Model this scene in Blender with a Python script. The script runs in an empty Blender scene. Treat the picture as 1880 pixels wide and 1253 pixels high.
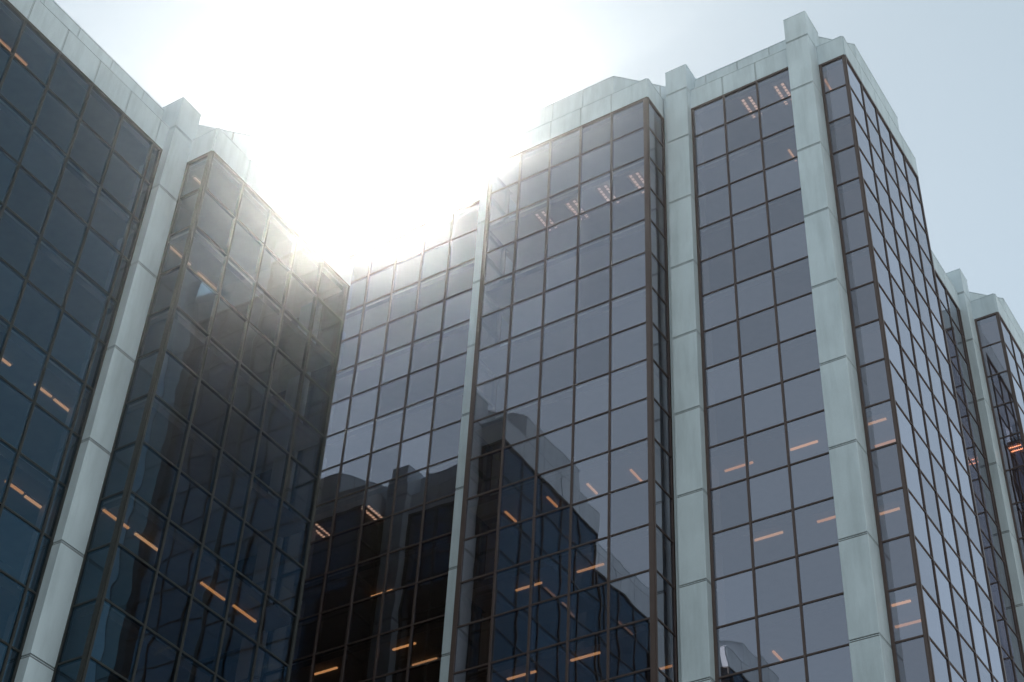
import bpy, bmesh, math, random
from mathutils import Matrix, Vector

random.seed(7)
scn = bpy.context.scene
U = 1.5                      # one facade module in metres (right tower)
SL = 1.014                   # the left tower's module is a little wider
CAM_Z = 1.6

# ---------------------------------------------------------------- camera
F_PX, YAW, PITCH, ROLL = 2946.788, -0.60533, 0.71622, 0.06013
fwd = Vector((math.sin(YAW)*math.cos(PITCH), math.cos(YAW)*math.cos(PITCH), math.sin(PITCH)))
rgt = Vector((math.cos(YAW), -math.sin(YAW), 0.0))
upv = rgt.cross(fwd)
r2 = math.cos(ROLL)*rgt + math.sin(ROLL)*upv
u2 = -math.sin(ROLL)*rgt + math.cos(ROLL)*upv
cam_d = bpy.data.cameras.new("camera")
cam = bpy.data.objects.new("camera", cam_d)
scn.collection.objects.link(cam)
CAM = Vector((0, 0, CAM_Z))
cam.matrix_world = Matrix(((r2.x, u2.x, -fwd.x, CAM.x), (r2.y, u2.y, -fwd.y, CAM.y),
                           (r2.z, u2.z, -fwd.z, CAM.z), (0, 0, 0, 1)))
cam_d.sensor_width = 36.0
cam_d.lens = F_PX/1880*36.0
cam_d.clip_start = 0.1
cam_d.clip_end = 3000
scn.camera = cam

def px_ray(px, py):
    d = fwd + (px-940)/F_PX*r2 + (626.5-py)/F_PX*u2
    return d.normalized()

def project(P):
    d = P-CAM
    k = d.dot(fwd)
    if k < 0.1: return None
    return (940+F_PX*d.dot(r2)/k, 626.5-F_PX*d.dot(u2)/k)

# ---------------------------------------------------------------- light
SUN_DIR = px_ray(716, 374)                    # towards the sun, just over the middle roof
sun_el = math.asin(SUN_DIR.z)
sun_az = math.atan2(SUN_DIR.x, SUN_DIR.y)     # clockwise from +Y
sd = bpy.data.lights.new("sun", 'SUN')
sd.energy = 3.4
sd.angle = math.radians(0.5)
sd.color = (1.0, 0.95, 0.88)
so = bpy.data.objects.new("sun", sd)
scn.collection.objects.link(so)
so.location = (0, 0, 120)
so.rotation_euler = SUN_DIR.to_track_quat('Z', 'Y').to_euler()

world = bpy.data.worlds.new("World")
scn.world = world
world.use_nodes = True
wn = world.node_tree
bg = wn.nodes["Background"]
sky = wn.nodes.new("ShaderNodeTexSky")
sky.sky_type = 'NISHITA'
sky.sun_disc = False
sky.sun_elevation = sun_el
sky.sun_rotation = sun_az
sky.altitude = 0
sky.air_density = 1.0
sky.dust_density = 0.3
sky.ozone_density = 1.0
# a milky veil of high thin cloud lies evenly over the whole sky
veil = wn.nodes.new("ShaderNodeMix"); veil.data_type = 'RGBA'; veil.blend_type = 'ADD'
veil.inputs['Factor'].default_value = 1.0
veil.inputs['B'].default_value = (3.75, 4.2, 3.5, 1)
wn.links.new(sky.outputs[0], veil.inputs['A'])
wn.links.new(veil.outputs['Result'], bg.inputs[0])
bg.inputs[1].default_value = 0.05

scn.view_settings.view_transform = 'Standard'
scn.view_settings.look = 'None'
scn.view_settings.gamma = 1
scn.view_settings.exposure = 0.85
scn.render.engine = 'CYCLES'
cy = scn.cycles
cy.use_denoising = True
cy.max_bounces = 10
cy.glossy_bounces = 5
cy.diffuse_bounces = 3
cy.transparent_max_bounces = 12
cy.transmission_bounces = 4
cy.volume_bounces = 0
cy.sample_clamp_indirect = 6
cy.caustics_reflective = False
cy.caustics_refractive = False

# ---------------------------------------------------------------- materials
def new_mat(name):
    m = bpy.data.materials.new(name)
    m.use_nodes = True
    nt = m.node_tree
    return m, nt, nt.nodes["Principled BSDF"]

def nd(nt, kind, **kw):
    n = nt.nodes.new(kind)
    for k, v in kw.items(): setattr(n, k, v)
    return n

def cladding_mat(name, base, dark, streak):
    m, nt, b = new_mat(name)
    L = nt.links
    geo = nd(nt, "ShaderNodeNewGeometry")
    oi = nd(nt, "ShaderNodeObjectInfo")
    mp = nd(nt, "ShaderNodeMapping")
    mp.inputs['Scale'].default_value = (2.4, 2.4, 0.32)      # long vertical run-off streaks
    L.new(geo.outputs['Position'], mp.inputs[0])
    n1 = nd(nt, "ShaderNodeTexNoise"); n1.inputs['Scale'].default_value = 1.1
    n1.inputs['Detail'].default_value = 7; n1.inputs['Roughness'].default_value = 0.62
    L.new(mp.outputs[0], n1.inputs['Vector'])
    r1 = nd(nt, "ShaderNodeValToRGB")
    r1.color_ramp.elements[0].position = 0.50 - 0.06; r1.color_ramp.elements[0].color = (0, 0, 0, 1)
    r1.color_ramp.elements[1].position = 0.72; r1.color_ramp.elements[1].color = (1, 1, 1, 1)
    L.new(n1.outputs[0], r1.inputs[0])
    n2 = nd(nt, "ShaderNodeTexNoise"); n2.inputs['Scale'].default_value = 0.55
    n2.inputs['Detail'].default_value = 3
    L.new(geo.outputs['Position'], n2.inputs['Vector'])
    n3 = nd(nt, "ShaderNodeTexNoise"); n3.inputs['Scale'].default_value = 28
    n3.inputs['Detail'].default_value = 4
    L.new(geo.outputs['Position'], n3.inputs['Vector'])
    mix = nd(nt, "ShaderNodeMix", data_type='RGBA')
    mix.inputs['A'].default_value = (*base, 1); mix.inputs['B'].default_value = (*dark, 1)
    mul = nd(nt, "ShaderNodeMath", operation='MULTIPLY'); mul.inputs[1].default_value = streak
    L.new(r1.outputs[0], mul.inputs[0]); L.new(mul.outputs[0], mix.inputs['Factor'])
    add = nd(nt, "ShaderNodeMath", operation='ADD')
    m2 = nd(nt, "ShaderNodeMath", operation='MULTIPLY'); m2.inputs[1].default_value = 0.35
    m3 = nd(nt, "ShaderNodeMath", operation='MULTIPLY'); m3.inputs[1].default_value = 0.16
    L.new(n2.outputs[0], m2.inputs[0]); L.new(n3.outputs[0], m3.inputs[0])
    L.new(m2.outputs[0], add.inputs[0]); L.new(m3.outputs[0], add.inputs[1])
    a2 = nd(nt, "ShaderNodeMath", operation='ADD'); a2.inputs[1].default_value = 0.75
    L.new(add.outputs[0], a2.inputs[0])
    vm = nd(nt, "ShaderNodeVectorMath", operation='SCALE')
    L.new(mix.outputs['Result'], vm.inputs[0]); L.new(a2.outputs[0], vm.inputs['Scale'])
    L.new(vm.outputs[0], b.inputs['Base Color'])
    b.inputs['Roughness'].default_value = 0.42
    bp = nd(nt, "ShaderNodeBump"); bp.inputs['Strength'].default_value = 0.06
    bp.inputs['Distance'].default_value = 0.02
    L.new(n3.outputs[0], bp.inputs['Height']); L.new(bp.outputs[0], b.inputs['Normal'])
    return m

def plain_mat(name, col, rough=0.6, metal=0.0, var=0.15):
    m, nt, b = new_mat(name)
    geo = nd(nt, "ShaderNodeNewGeometry")
    n = nd(nt, "ShaderNodeTexNoise"); n.inputs['Scale'].default_value = 3.0; n.inputs['Detail'].default_value = 5
    nt.links.new(geo.outputs['Position'], n.inputs['Vector'])
    mr = nd(nt, "ShaderNodeMapRange")
    mr.inputs['To Min'].default_value = 1-var; mr.inputs['To Max'].default_value = 1+var
    nt.links.new(n.outputs[0], mr.inputs['Value'])
    vm = nd(nt, "ShaderNodeVectorMath", operation='SCALE')
    vm.inputs[0].default_value = col
    nt.links.new(mr.outputs[0], vm.inputs['Scale'])
    nt.links.new(vm.outputs[0], b.inputs['Base Color'])
    b.inputs['Roughness'].default_value = rough
    b.inputs['Metallic'].default_value = metal
    return m

def glass_mat(name, tint, f0, trans):
    m, nt, b = new_mat(name)
    nt.nodes.remove(b)
    L = nt.links
    out = nt.nodes["Material Output"]
    geo = nd(nt, "ShaderNodeNewGeometry")
    # slow waves of the pane plus a slight difference from pane to pane
    n1 = nd(nt, "ShaderNodeTexNoise"); n1.inputs['Scale'].default_value = 0.55
    n1.inputs['Detail'].default_value = 1.0
    oi = nd(nt, "ShaderNodeObjectInfo")
    rs = nd(nt, "ShaderNodeMath", operation='ADD')
    L.new(oi.outputs['Random'], rs.inputs[0]); L.new(geo.outputs['Random Per Island'], rs.inputs[1])
    rf = nd(nt, "ShaderNodeMath", operation='FRACT'); L.new(rs.outputs[0], rf.inputs[0])
    rv = nd(nt, "ShaderNodeMath", operation='MULTIPLY'); rv.inputs[1].default_value = 90.0
    L.new(rf.outputs[0], rv.inputs[0])
    va = nd(nt, "ShaderNodeVectorMath", operation='ADD')
    L.new(geo.outputs['Position'], va.inputs[0]); L.new(rv.outputs[0], va.inputs[1])
    L.new(va.outputs[0], n1.inputs['Vector'])
    bp = nd(nt, "ShaderNodeBump"); bp.inputs['Strength'].default_value = 1.0
    bp.inputs['Distance'].default_value = 0.008
    L.new(n1.outputs[0], bp.inputs['Height'])
    lw = nd(nt, "ShaderNodeLayerWeight"); lw.inputs['Blend'].default_value = 0.5
    pw = nd(nt, "ShaderNodeMath", operation='POWER'); pw.inputs[1].default_value = 4.0
    L.new(lw.outputs['Facing'], pw.inputs[0])
    mr = nd(nt, "ShaderNodeMapRange")
    mr.inputs['To Min'].default_value = f0; mr.inputs['To Max'].default_value = 0.97
    L.new(pw.outputs[0], mr.inputs['Value'])
    tm = nd(nt, "ShaderNodeMix", data_type='RGBA')
    tm.inputs['A'].default_value = (*tint, 1); tm.inputs['B'].default_value = (1, 1, 1, 1)
    L.new(pw.outputs[0], tm.inputs['Factor'])
    gl = nd(nt, "ShaderNodeBsdfGlossy"); gl.inputs['Roughness'].default_value = 0.0
    L.new(tm.outputs['Result'], gl.inputs['Color']); L.new(bp.outputs[0], gl.inputs['Normal'])
    tr = nd(nt, "ShaderNodeBsdfTransparent"); tr.inputs['Color'].default_value = (*trans, 1)
    mx = nd(nt, "ShaderNodeMixShader")
    fv = nd(nt, "ShaderNodeMapRange"); fv.inputs['To Min'].default_value = 0.84; fv.inputs['To Max'].default_value = 1.12
    L.new(rf.outputs[0], fv.inputs['Value'])
    fm = nd(nt, "ShaderNodeMath", operation='MULTIPLY', use_clamp=True)
    L.new(mr.outputs[0], fm.inputs[0]); L.new(fv.outputs[0], fm.inputs[1])
    L.new(fm.outputs[0], mx.inputs[0]); L.new(tr.outputs[0], mx.inputs[1]); L.new(gl.outputs[0], mx.inputs[2])
    L.new(mx.outputs[0], out.inputs['Surface'])
    return m

def lamp_mat(name, col, s):
    m, nt, b = new_mat(name)
    b.inputs['Base Color'].default_value = (0.8, 0.8, 0.78, 1)
    b.inputs['Emission Color'].default_value = (*col, 1)
    b.inputs['Emission Strength'].default_value = s
    return m

M_clad = cladding_mat("pale_cladding", (0.60, 0.675, 0.735), (0.38, 0.44, 0.48), 0.5)
M_joint = plain_mat("joint_sealant", (0.06, 0.06, 0.06), 0.7)
M_frame = plain_mat("bronze_frame", (0.105, 0.070, 0.062), 0.38, 0.3)
M_frameL = plain_mat("dark_frame", (0.026, 0.026, 0.024), 0.5, 0.0)
M_glassR = glass_mat("bronze_mirror_glass", (0.81, 0.82, 0.98), 0.35, (0.42, 0.34, 0.30))
M_glassL = glass_mat("blue_mirror_glass", (0.26, 0.56, 0.84), 0.10, (0.34, 0.30, 0.28))
M_ceil = plain_mat("office_ceiling", (0.55, 0.52, 0.48), 0.8)
M_dark = plain_mat("slab_edge", (0.16, 0.15, 0.14), 0.8)
M_roof = plain_mat("roof_gravel", (0.30, 0.29, 0.28), 0.9)
M_lamp = lamp_mat("warm_tube", (1.0, 0.56, 0.24), 0.8)
M_lampB = lamp_mat("amber_tube", (1.0, 0.50, 0.17), 0.55)
M_lampC = lamp_mat("pale_tube", (1.0, 0.60, 0.30), 0.6)
M_orangeX = lamp_mat("bright_orange", (1.0, 0.45, 0.25), 3.2)  # strong orange emission for the single bright rectangle at far right
M_lamp2 = lamp_mat("warm_louvre", (1.0, 0.72, 0.54), 0.8)
M_case = plain_mat("lamp_case", (0.35, 0.33, 0.30), 0.5)
M_pave = plain_mat("paving", (0.38, 0.37, 0.35), 0.85)

# ---------------------------------------------------------------- mesh helpers
class MB:
    def __init__(self): self.v = []; self.f = []; self.m = []
    def box_pts(self, P, mi=0):
        """P: eight corners, bottom ring 0-3 then top ring 4-7"""
        o = len(self.v); self.v += [tuple(p) for p in P]
        for q in ((3, 2, 1, 0), (4, 5, 6, 7), (0, 1, 5, 4), (1, 2, 6, 5), (2, 3, 7, 6), (3, 0, 4, 7)):
            self.f.append(tuple(o+i for i in q)); self.m.append(mi)
    def box(self, x0, x1, y0, y1, z0, z1, mi=0):
        self.box_pts([(x0, y0, z0), (x1, y0, z0), (x1, y1, z0), (x0, y1, z0),
                      (x0, y0, z1), (x1, y0, z1), (x1, y1, z1), (x0, y1, z1)], mi)
    def quad(self, a, b, c, d, mi=0):
        o = len(self.v); self.v += [tuple(a), tuple(b), tuple(c), tuple(d)]
        self.f.append((o, o+1, o+2, o+3)); self.m.append(mi)
    def prism(self, poly, z0, z1, mi_side=0, mi_bot=0, mi_top=0):
        n = len(poly); o = len(self.v)
        self.v += [(x, y, z0) for x, y in poly] + [(x, y, z1) for x, y in poly]
        for i in range(n):
            j = (i+1) % n
            self.f.append((o+i, o+j, o+n+j, o+n+i)); self.m.append(mi_side)
        self.f.append(tuple(o+i for i in reversed(range(n)))); self.m.append(mi_bot)
        self.f.append(tuple(o+n+i for i in range(n))); self.m.append(mi_top)
    def build(self, name, mats, parent=None, bevel=0.0):
        me = bpy.data.meshes.new(name)
        me.from_pydata(self.v, [], self.f)
        for mt in (mats if isinstance(mats, (list, tuple)) else [mats]): me.materials.append(mt)
        me.polygons.foreach_set("material_index", self.m)
        me.update()
        bm = bmesh.new(); bm.from_mesh(me)
        bmesh.ops.recalc_face_normals(bm, faces=bm.faces)
        bm.to_mesh(me); bm.free()
        ob = bpy.data.objects.new(name, me)
        scn.collection.objects.link(ob)
        if parent is not None: ob.parent = parent
        if bevel:
            bv = ob.modifiers.new("bevel", 'BEVEL'); bv.width = bevel; bv.segments = 1
            bv.limit_method = 'ANGLE'
        return ob

def thing(name, label, cat, loc=(0, 0, 0), group=None):
    o = bpy.data.objects.new(name, None)
    scn.collection.objects.link(o)
    o.location = loc
    o['label'] = label; o['category'] = cat
    if group: o['group'] = group
    return o

def inset(poly, d):
    n = len(poly); out = []
    for i in range(n):
        p0 = Vector(poly[i-1]); p1 = Vector(poly[i]); p2 = Vector(poly[(i+1) % n])
        e1 = (p1-p0).normalized(); e2 = (p2-p1).normalized()
        n1 = Vector((-e1.y, e1.x)); n2 = Vector((-e2.y, e2.x))
        k = 1+n1.dot(n2)
        q = p1+(n1+n2)*(d/k)
        out.append((q.x, q.y))
    return out

H = 1.18552                                   # row height in modules
FASC = 0.775                                  # fascia height
PARA = 1.589                                  # parapet top above the glazing
JOINT0 = 0.19                                 # first cladding joint below the glazing head, in rows

class Tower:
    """A glazed tower. Plan and heights are in modules; sc converts to metres."""
    def __init__(self, label, sc, ztop, glass, rows, fmat, lamps):
        self.sc = sc; self.zt = ztop; self.glass = glass; self.rows = rows; self.fmat = fmat; self.lamps = lamps
        self.root = thing("office_tower", label, "office building", (0, 0, 0))
        self.panes = []
    def z(self, below): return CAM_Z + (self.zt-below)*self.sc      # below: modules under the glazing head
    @property
    def zbase(self): return 0.0
    def frame(self, A, B):
        s = self.sc
        a = Vector((A[0]*s, A[1]*s)); b = Vector((B[0]*s, B[1]*s))
        d = (b-a); L = d.length; d.normalize()
        n = Vector((d.y, -d.x))
        return a, d, n, L
    def lbox(self, mb, fr, t0, t1, n0, n1, z0, z1, mi=0):
        a, d, n, L = fr
        c = [a+d*t0+n*n0, a+d*t1+n*n0, a+d*t1+n*n1, a+d*t0+n*n1]
        mb.box_pts([(p.x, p.y, z0) for p in c]+[(p.x, p.y, z1) for p in c], mi)
    def wall(self, A, B, mull, ends=(0.07, 0.07), fascia=True, fj=None):
        """glazed wall from A to B (left to right seen from outside); mull: mullion distances in modules"""
        s = self.sc; fr = self.frame(A, B); a, d, n, L = fr
        zt = self.z(0)
        ts = [0.0]+[m*s for m in mull]+[L]
        zs = [zt-r*H*s for r in range(self.rows+1) if zt-r*H*s > 1.2]
        zb = zs[-1]
        mb = MB()
        vw, hw = 0.040, 0.030
        e0, e1 = ends[0]*s, ends[1]*s
        # uprights (corner posts at the ends), then transoms butted between them
        self.lbox(mb, fr, 0.0, e0, -0.12, 0.036, zb, zt-0.10)
        self.lbox(mb, fr, L-e1, L, -0.12, 0.036, zb, zt-0.10)
        for m in mull:
            self.lbox(mb, fr, m*s-vw, m*s+vw, -0.12, 0.026, zb, zt-0.10)
            self.lbox(mb, fr, m*s-vw*0.45, m*s+vw*0.45, 0.026, 0.034, zb, zt-0.10)
        edges = [e0]+[x for m in mull for x in (m*s-vw, m*s+vw)]+[L-e1]
        for i in range(0, len(edges), 2):
            for z in zs[1:]:
                self.lbox(mb, fr, edges[i], edges[i+1], -0.10, 0.018, z-hw, z+hw)
                self.lbox(mb, fr, edges[i], edges[i+1], 0.018, 0.025, z-hw*0.4, z+hw*0.4)
        self.lbox(mb, fr, 0.0, L, -0.12, 0.042, zt-0.10, zt-0.004)      # dark head member
        cw = mb.build("curtain_wall", self.fmat, self.root)
        # panes
        for i in range(0, len(edges), 2):
            for r in range(len(zs)-1):
                z1 = zs[r]-(0.10 if r == 0 else hw); z0 = zs[r+1]+hw
                t0, t1 = edges[i]-0.01, edges[i+1]+0.01
                q = []
                ta, tb = random.gauss(0, 0.0017), random.gauss(0, 0.0017)
                tc, zc = (t0+t1)/2, (z0+z1)/2
                for t, z in ((t0, z0), (t1, z0), (t1, z1), (t0, z1)):
                    off = -0.008+(t-tc)*ta+(z-zc)*tb
                    p = a+d*t+n*off
                    q.append(Vector((p.x, p.y, z)))
                self.panes.append((cw, q, Vector((n.x, n.y, 0))))
        if fascia:
            js = fj if fj is not None else mull
            fb = MB(); zf0, zf1 = zt, zt+FASC*s
            js = [0.0]+[j*s for j in js]+[L]
            g = 0.030
            for i in range(len(js)-1):
                t0 = js[i]+(g if i else 0); t1 = js[i+1]-(g if i < len(js)-2 else 0)
                self.lbox(fb, fr, t0, t1, -0.25, 0.05, zf0, zf1-0.05)
            for j in js[1:-1]:
                self.lbox(fb, fr, j-g, j+g, -0.25, 0.025, zf0+0.002, zf1-0.052, 1)
                self.lbox(fb, fr, j-0.011, j+0.011, 0.025, 0.045, zf0+0.004, zf1-0.054)
            self.lbox(fb, fr, 0.0, L, -0.27, 0.062, zf1-0.044, zf1)      # coping
            self.lbox(fb, fr, 0.0, L, -0.22, 0.035, zf1-0.05, zf1-0.044, 1)
            fb.build("fascia", [M_clad, M_joint], self.root)
    def pier(self, x0, x1, y0, y1):
        """clad pier with a solid cap; joints every second row"""
        s = self.sc; x0, x1, y0, y1 = [v*s for v in (x0, x1, y0, y1)]
        zt = self.z(0); mb = MB()
        top = zt+1.71*s
        zz = [top, zt+0.58*H*s]
        lev = [zt-(r)*H*s for r in (1.08+2*i for i in range(20))]
        zz += [z for z in lev if z > 0.6]+[0.0]
        g = 0.05
        for i in range(len(zz)-1):
            a, b = zz[i+1], zz[i]
            hi = b-(g if i else 0.045); lo = a+(g if i < len(zz)-2 else 0)
            mb.box(x0, x1, y0, y1, lo, hi)
        e = 0.03
        for z in zz[1:-1]:
            mb.box(x0+e, x1-e, y0+e, y1-e, z-g, z+g, 1)
            mb.box(x0+0.006, x1-0.006, y0+0.006, y1-0.006, z-0.016, z+0.016)
        mb.box(x0-0.012, x1+0.012, y0-0.012, y1+0.012, top-0.045, top)     # cap plate
        mb.build("pier", [M_clad, M_joint], self.root, 0.008)
    def plain_wall(self, A, B):
        """blank clad wall on the sides away from the court"""
        fr = self.frame(A, B); mb = MB(); L = fr[3]
        self.lbox(mb, fr, 0.02, L-0.02, -0.14, 0.0, 0.0, self.z(-FASC))
        mb.build("blank_wall", M_clad, self.root)
    def core(self, x0, x1, y0, y1):
        s = self.sc; mb = MB()
        mb.box(x0*s, x1*s, y0*s, y1*s, 0.0, self.z(-FASC)-0.2)
        mb.build("service_core", M_dark, self.root)
    def filler(self, x0, x1, y0, y1, up=FASC):
        s = self.sc; mb = MB()
        mb.box(x0*s, x1*s, y0*s, y1*s, 0.0, self.z(-up)-0.02)
        mb.build("infill_panel", M_clad, self.root)
    def parapet(self, line, mull_step=1.0):
        s = self.sc; mb = MB()
        z0 = self.z(0)+FASC*s+0.004; z1 = self.z(0)+PARA*s
        for i in range(len(line)-1):
            fr = self.frame(line[i], line[i+1]); L = fr[3]
            n = max(1, round(L/s/mull_step)) if L/s < 1.9 else max(1, round(L/s/mull_step))
            step = L/n; g = 0.024
            cuts = [0.0]+[step*k for k in range(1, n)]+[L]
            if 1.5 < L/s < 2.2: cuts = [0.0, L-0.45*s, L]                 # chamfers: one odd joint
            for k in range(len(cuts)-1):
                t0 = cuts[k]+(g if k else 0); t1 = cuts[k+1]-(g if k < len(cuts)-2 else 0)
                self.lbox(mb, fr, t0, t1, -0.14, 0.02, z0, z1-0.06)
            for t in cuts[1:-1]:
                self.lbox(mb, fr, t-g, t+g, -0.12, 0.0, z0+0.002, z1-0.062, 1)
                self.lbox(mb, fr, t-0.010, t+0.010, 0.0, 0.016, z0+0.004, z1-0.064)
            self.lbox(mb, fr, -0.02, L+0.02, -0.18, 0.032, z1-0.05, z1-0.001*i)
            self.lbox(mb, fr, 0.0, L, -0.13, 0.008, z1-0.06, z1-0.05, 1)
        mb.build("parapet", [M_clad, M_joint], self.root)
    def decks(self, outline):
        s = self.sc
        o = [(x*s, y*s) for x, y in outline]
        sl = inset(o, 0.16)
        r = 0
        while True:
            z = self.z(r*H)
            if z < 3: break
            mb = MB()
            mb.prism(sl, z-0.2*s, z-0.06, 0, 1, 0)
            mb.build("floor_slab", [M_dark, M_ceil], self.root)
            r += 2
        mb = MB(); zf = self.z(0)+FASC*s
        mb.prism(inset(o, 0.20), zf-0.16, zf-0.03, 0, 0, 0)
        mb.build("roof", M_roof, self.root)
    def lights(self, lst):
        s = self.sc
        for kind, x, y, k, ax, ln in lst:
            zc = self.z(k*H)-0.2*s
            mb = MB(); X, Y, Ln = x*s, y*s, ln*s
            def b(t0, t1, w0, w1, z0, z1, mi):
                if ax == 'x': mb.box(X+t0, X+t1, Y+w0, Y+w1, z0, z1, mi)
                else: mb.box(X+w0, X+w1, Y+t0, Y+t1, z0, z1, mi)
            if kind == 'S':
                b(-Ln/2-0.04, Ln/2+0.04, -0.07, 0.07, zc-0.03, zc+0.004, 0)
                b(-Ln/2, Ln/2, -0.036, 0.036, zc-0.085, zc-0.03, 1)
                ob = mb.build("ceiling_light", [M_case, random.choice(self.lamps)], self.root)
            else:
                b(-Ln/2, Ln/2, -0.28, 0.28, zc-0.02, zc+0.004, 0)
                for w in (-0.15, 0.15):
                    b(-Ln/2+0.05, Ln/2-0.05, w-0.05, w+0.05, zc-0.05, zc-0.02, 1)
                n = 7
                for i in range(n+1):
                    t = -Ln/2+Ln*i/n
                    b(t-0.008, t+0.008, -0.28, 0.28, zc-0.085, zc-0.052, 0)
                for w in (-0.28, 0.0, 0.28):
                    b(-Ln/2+0.01, Ln/2-0.01, w-0.01, w+0.01, zc-0.11, zc-0.086, 0)
                ob = mb.build("ceiling_light", [M_case, M_orangeX if kind == 'B' else M_lamp2], self.root)  # one far-right piece takes the strong orange emission
    def glaze(self, limit=100):
        """the panes that show largest become windows of their own, the rest one mesh"""
        def area(q, n):
            c = sum(q, Vector())/4
            if (CAM-c).dot(n) <= 0: return 0.0
            P = [project(p) for p in q]
            if any(p is None for p in P): return 0.0
            cx = sum(p[0] for p in P)/4; cy = sum(p[1] for p in P)/4
            if not (-40 < cx < 1920 and -40 < cy < 1293): return 0.0
            return abs(sum(P[i-1][0]*P[i][1]-P[i][0]*P[i-1][1] for i in range(4)))/2
        rank = sorted(range(len(self.panes)), key=lambda i: -area(self.panes[i][1], self.panes[i][2]))
        big = set(rank[:limit])
        rest = MB()
        for i, (cw, q, n) in enumerate(self.panes):
            if i in big:
                c = sum(q, Vector())/4
                me = bpy.data.meshes.new("window")
                me.from_pydata([tuple(p-c) for p in q], [], [(0, 1, 2, 3)])
                me.materials.append(self.glass); me.update()
                ob = bpy.data.objects.new("window", me)
                scn.collection.objects.link(ob); ob.parent = cw; ob.location = c
            else:
                rest.quad(*q)
        me = bpy.data.meshes.new("window")
        me.from_pydata(rest.v, [], rest.f); me.materials.append(self.glass); me.update()
        ob = bpy.data.objects.new("window", me)
        scn.collection.objects.link(ob); ob.parent = self.root
        ob['kind'] = 'stuff'

def ml(A, B, first, axis, step=1.0):
    """mullion distances along A-B for a regular grid that passes through `first`"""
    a, b = A[axis], B[axis]; L = abs(b-a); sg = 1 if b > a else -1
    out = []
    k = -60
    for k in range(-60, 60):
        t = (first+k*step-a)*sg
        if 0.16 < t < L-0.16: out.append(t)
    return sorted(out)

# ---------------------------------------------------------------- ground
g = MB(); g.box(-260, 260, -260, 260, -0.4, 0.0)
go = g.build("ground", M_pave); go['kind'] = 'structure'

# ---------------------------------------------------------------- right tower
R = Tower("taller office tower of bronze mirror glass with pale clad piers on the right", U, 34.3888, M_glassR, 28, M_frame, [M_lamp, M_lampB, M_lampC])
def W(T, A, B, first=None, ends=(0.07, 0.07), **kw):
    ax = 0 if abs(A[0]-B[0]) > abs(A[1]-B[1]) else 1
    T.wall(A, B, ml(A, B, first, ax) if first is not None else [], ends, **kw)
XG, YG, YS = -12.874, 28.128, 32.95
W(R, (-38.0, 26.667), (-31.6, 26.667), XG)
R.pier(-31.69, -31.05, 26.417, 27.3)
W(R, (-30.87, 26.66), (-30.87, 25.667), None, (0.04, 0.0))
W(R, (-30.87, 25.667), (-25.72, 25.667), -30.80, (0.11, 0.12))
W(R, (-25.72, 25.667), (-25.72, 26.60), None, (0.05, 0.06))
R.filler(-25.70, -25.665, 26.55, 27.2)
R.pier(-25.66, -25.0, 26.417, 27.3)
W(R, (-25.0, 26.667), (-19.64, 26.667), XG)
R.pier(-19.74, -19.09, 26.417, 27.3)
R.filler(-19.088, -18.96, 26.60, 27.2)
W(R, (-18.91, 26.66), (-18.91, 25.667), None, (0.04, 0.0))
W(R, (-18.91, 25.667), (-13.71, 25.667), -18.843, (0.11, 0.12))
W(R, (-13.71, 25.667), (-13.71, 26.60), None, (0.05, 0.06))
R.filler(-13.66, -13.53, 26.55, 27.2)
R.pier(-13.527, -12.869, 26.417, 27.3)
W(R, (-12.87, 26.667), (-9.74, 26.667), XG)
R.pier(-9.841, -9.199, 26.417, 27.3)
W(R, (-9.195, 27.03), (-8.46, 27.03), None, (0.07, 0.06))
W(R, (-8.46, 27.03), (-8.46, 32.20), YG, (0.04, 0.07))
W(R, (-8.46, 32.20), (-9.2, 32.20), None, (0.05, 0.06))
R.pier(-10.0, -9.21, 32.21, 32.85)
W(R, (-9.46, 32.85), (-9.46, 38.17), YS)
R.pier(-10.1, -9.21, 38.17, 38.81)
W(R, (-9.22, 38.82), (-8.46, 38.82), None, (0.07, 0.06))
W(R, (-8.46, 38.82), (-8.46, 44.02), 39.95, (0.04, 0.07))
R.parapet([(-38.0, 26.98), (-31.1, 26.98), (-29.8, 25.69), (-26.8, 25.69), (-25.5, 26.98), (-19.11, 26.98), (-17.82, 25.69), (-14.80, 25.69), (-13.51, 26.98), (-9.57, 26.98),
           (-8.48, 28.07), (-8.48, 31.16), (-9.78, 32.46), (-9.78, 38.76), (-8.48, 40.06), (-8.48, 42.78), (-9.78, 44.08), (-9.78, 46)])
OUT_R = [(-38.0, 26.667), (-30.87, 26.667), (-30.87, 25.667), (-25.72, 25.667), (-25.72, 26.667), (-18.91, 26.667), (-18.91, 25.667), (-13.71, 25.667), (-13.71, 26.667), (-9.2, 26.667), (-9.2, 27.03),
         (-8.46, 27.03), (-8.46, 32.2), (-9.46, 32.2), (-9.46, 38.82), (-8.46, 38.82), (-8.46, 44.02), (-9.46, 44.02), (-9.46, 46), (-38.0, 46)]
R.decks(OUT_R)
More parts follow.
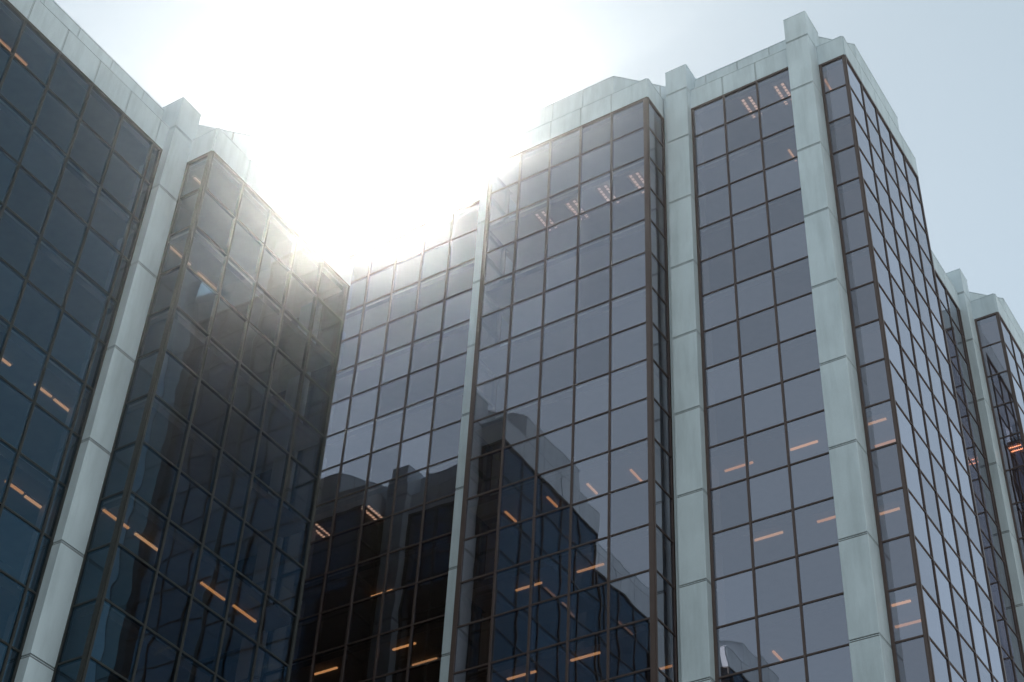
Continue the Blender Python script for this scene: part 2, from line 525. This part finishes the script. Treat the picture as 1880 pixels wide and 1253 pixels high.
R.lights([('T', -14.29, 26.26, 2, 'y', 0.8), ('T', -15.26, 26.24, 2, 'y', 0.8), ('T', -16.28, 26.3, 2, 'y', 0.8), ('T', -17.24, 26.23, 2, 'y', 0.8), ('S', -14.61, 26.51, 10, 'y', 0.53), ('S', -15.77, 26.47, 10, 'y', 0.46), ('S', -18.07, 26.51, 10, 'y', 0.49), ('S', -16.87, 26.47, 10, 'y', 0.46), ('S', -15.65, 26.25, 12, 'x', 0.69), ('S', -17.28, 26.24, 12, 'x', 0.7), ('S', -15.62, 26.04, 14, 'x', 0.72), ('S', -17.26, 26.08, 14, 'x', 0.74), ('S', -14.27, 27.25, 14, 'x', 0.45), ('T', -24.95, 27.44, 8, 'y', 0.8), ('T', -23.19, 27.44, 8, 'y', 0.8), ('T', -11.32, 27.26, 0, 'y', 0.8), ('T', -10.35, 27.28, 0, 'y', 0.8), ('S', -22.88, 27.82, 10, 'x', 0.67), ('S', -21.38, 27.08, 12, 'x', 0.68), ('S', -21.36, 27.92, 12, 'x', 0.73), ('S', -23.82, 27.13, 12, 'x', 0.71), ('S', -10.34, 27.38, 2, 'y', 0.45), ('S', -10.75, 27.34, 10, 'x', 0.67), ('S', -12.38, 27.35, 10, 'x', 0.71), ('S', -11.62, 27.01, 12, 'x', 0.67), ('S', -10.26, 27.02, 12, 'x', 0.45), ('S', -12.01, 27.97, 14, 'y', 0.52), ('S', -9.2, 27.57, 0, 'y', 0.45), ('S', -9.0, 27.32, 10, 'x', 0.45), ('S', -9.1, 28.14, 10, 'x', 0.57), ('S', -9.0, 27.38, 12, 'x', 0.45), ('B', -8.82, 39.2, 4, 'x', 0.42), ('S', -8.95, 27.2, 14, 'x', 0.4), ('S', -9.1, 28.0, 14, 'x', 0.61)])
R.plain_wall((-38.0, 46), (-38.0, 26.667))
R.plain_wall((-9.46, 46), (-38.0, 46))
R.plain_wall((-9.46, 44.02), (-9.46, 46))
R.plain_wall((-8.46, 44.02), (-9.46, 44.02))
R.core(-36.0, -12.2, 30.0, 44.6)
R.glaze()

# ---------------------------------------------------------------- left tower
Lt = Tower("shorter office tower of dark blue mirror glass with one pale clad pier on the left", U*SL, 26.9794, M_glassL, 22, M_frameL, [M_lampB, M_lampC])
Y0 = 11.679
W(Lt, (-21.06, -1.2), (-21.06, 4.15), -0.90)
Lt.pier(-21.7, -20.81, 4.11, 4.75)
W(Lt, (-20.84, 4.75), (-20.06, 4.75), None, (0.07, 0.05))
W(Lt, (-20.06, 4.75), (-20.06, 9.95), 5.88, (0.04, 0.07))
W(Lt, (-20.06, 9.95), (-20.80, 9.95), None, (0.05, 0.06))
Lt.pier(-21.7, -20.81, 9.96, 10.60)
W(Lt, (-21.06, 10.60), (-21.06, 16.0), Y0, (0.07, 0.10))
Lt.pier(-21.7, -20.81, 15.95, 16.59)
W(Lt, (-20.84, 16.56), (-20.06, 16.56), None, (0.07, 0.10))
W(Lt, (-20.06, 16.56), (-20.06, 21.76), 16.69, (0.05, 0.07))
W(Lt, (-20.06, 21.76), (-20.78, 21.76), None, (0.05, 0.06))
Lt.pier(-21.42, -20.79, 21.6, 22.25)
W(Lt, (-21.38, 22.0), (-24.44, 22.0), -21.45)
Lt.pier(-25.09, -24.43, 21.6, 22.30)
Lt.filler(-25.27, -25.08, 21.6, 22.1)
W(Lt, (-25.31, 22.1), (-25.31, 23.12), None, (0.06, 0.05))
W(Lt, (-25.31, 23.12), (-30.51, 23.12), -25.37, (0.07, 0.07))
Lt.parapet([(-21.40, -1.2), (-21.40, 4.70), (-20.08, 6.02), (-20.08, 8.66), (-21.40, 9.98), (-21.40, 16.32), (-20.08, 17.64),
            (-20.08, 20.68), (-21.06, 21.66), (-25.6, 21.66), (-26.4, 23.10), (-29.4, 23.10), (-30.7, 21.66)])
OUT_L = [(-21.06, -1.2), (-21.06, 4.75), (-20.06, 4.75), (-20.06, 9.95), (-21.06, 9.95), (-21.06, 16.56), (-20.06, 16.56), (-20.06, 21.76),
         (-20.8, 21.76), (-20.8, 22.0), (-25.31, 22.0), (-25.31, 23.12), (-30.51, 23.12), (-30.51, 22.0), (-32, 22.0), (-32, -1.2)]
Lt.decks(OUT_L)
Lt.lights([('S', -20.8, 17.06, 0, 'y', 0.45), ('S', -20.8, 16.96, 2, 'y', 0.75), ('S', -20.82, 17.92, 2, 'y', 0.62), ('S', -20.69, 17.83, 8, 'y', 0.66), ('S', -20.71, 19.83, 8, 'y', 0.73), ('S', -20.69, 20.81, 8, 'y', 0.72), ('S', -20.68, 16.95, 8, 'y', 0.7), ('S', -21.71, 15.82, 6, 'y', 0.54), ('S', -21.69, 15.82, 8, 'y', 0.57), ('S', -21.71, 14.14, 6, 'y', 0.45), ('S', -21.78, 11.82, 0, 'y', 0.45), ('S', -21.77, 12.24, 0, 'y', 0.45), ('S', -21.7, 15.24, 6, 'y', 0.45), ('S', -21.66, 15.23, 8, 'y', 0.45)])
Lt.plain_wall((-30.51, 23.12), (-30.51, 22.0))
Lt.plain_wall((-30.51, 22.0), (-32, 22.0))
Lt.plain_wall((-32, 22.0), (-32, -1.2))
Lt.plain_wall((-32, -1.2), (-21.06, -1.2))
Lt.core(-30.2, -23.8, 0.4, 20.2)
Lt.glaze()

# ---------------------------------------------------------------- scattering volume added to stand for the sun's veiling glare
hz = MB(); hz.box(-270, 270, -270, 270, -1.4, 60.0)
ho = hz.build("glare_haze", [])
mh = bpy.data.materials.new("glare_haze_air"); mh.use_nodes = True
nt = mh.node_tree
nt.nodes.remove(nt.nodes["Principled BSDF"])
pv = nt.nodes.new("ShaderNodeVolumePrincipled")
pv.inputs['Color'].default_value = (0.93, 0.96, 0.95, 1)
pv.inputs['Density'].default_value = 0.0004
pv.inputs['Anisotropy'].default_value = 0.95
nt.links.new(pv.outputs[0], nt.nodes["Material Output"].inputs['Volume'])
ho.data.materials.append(mh)
ho['kind'] = 'stuff'
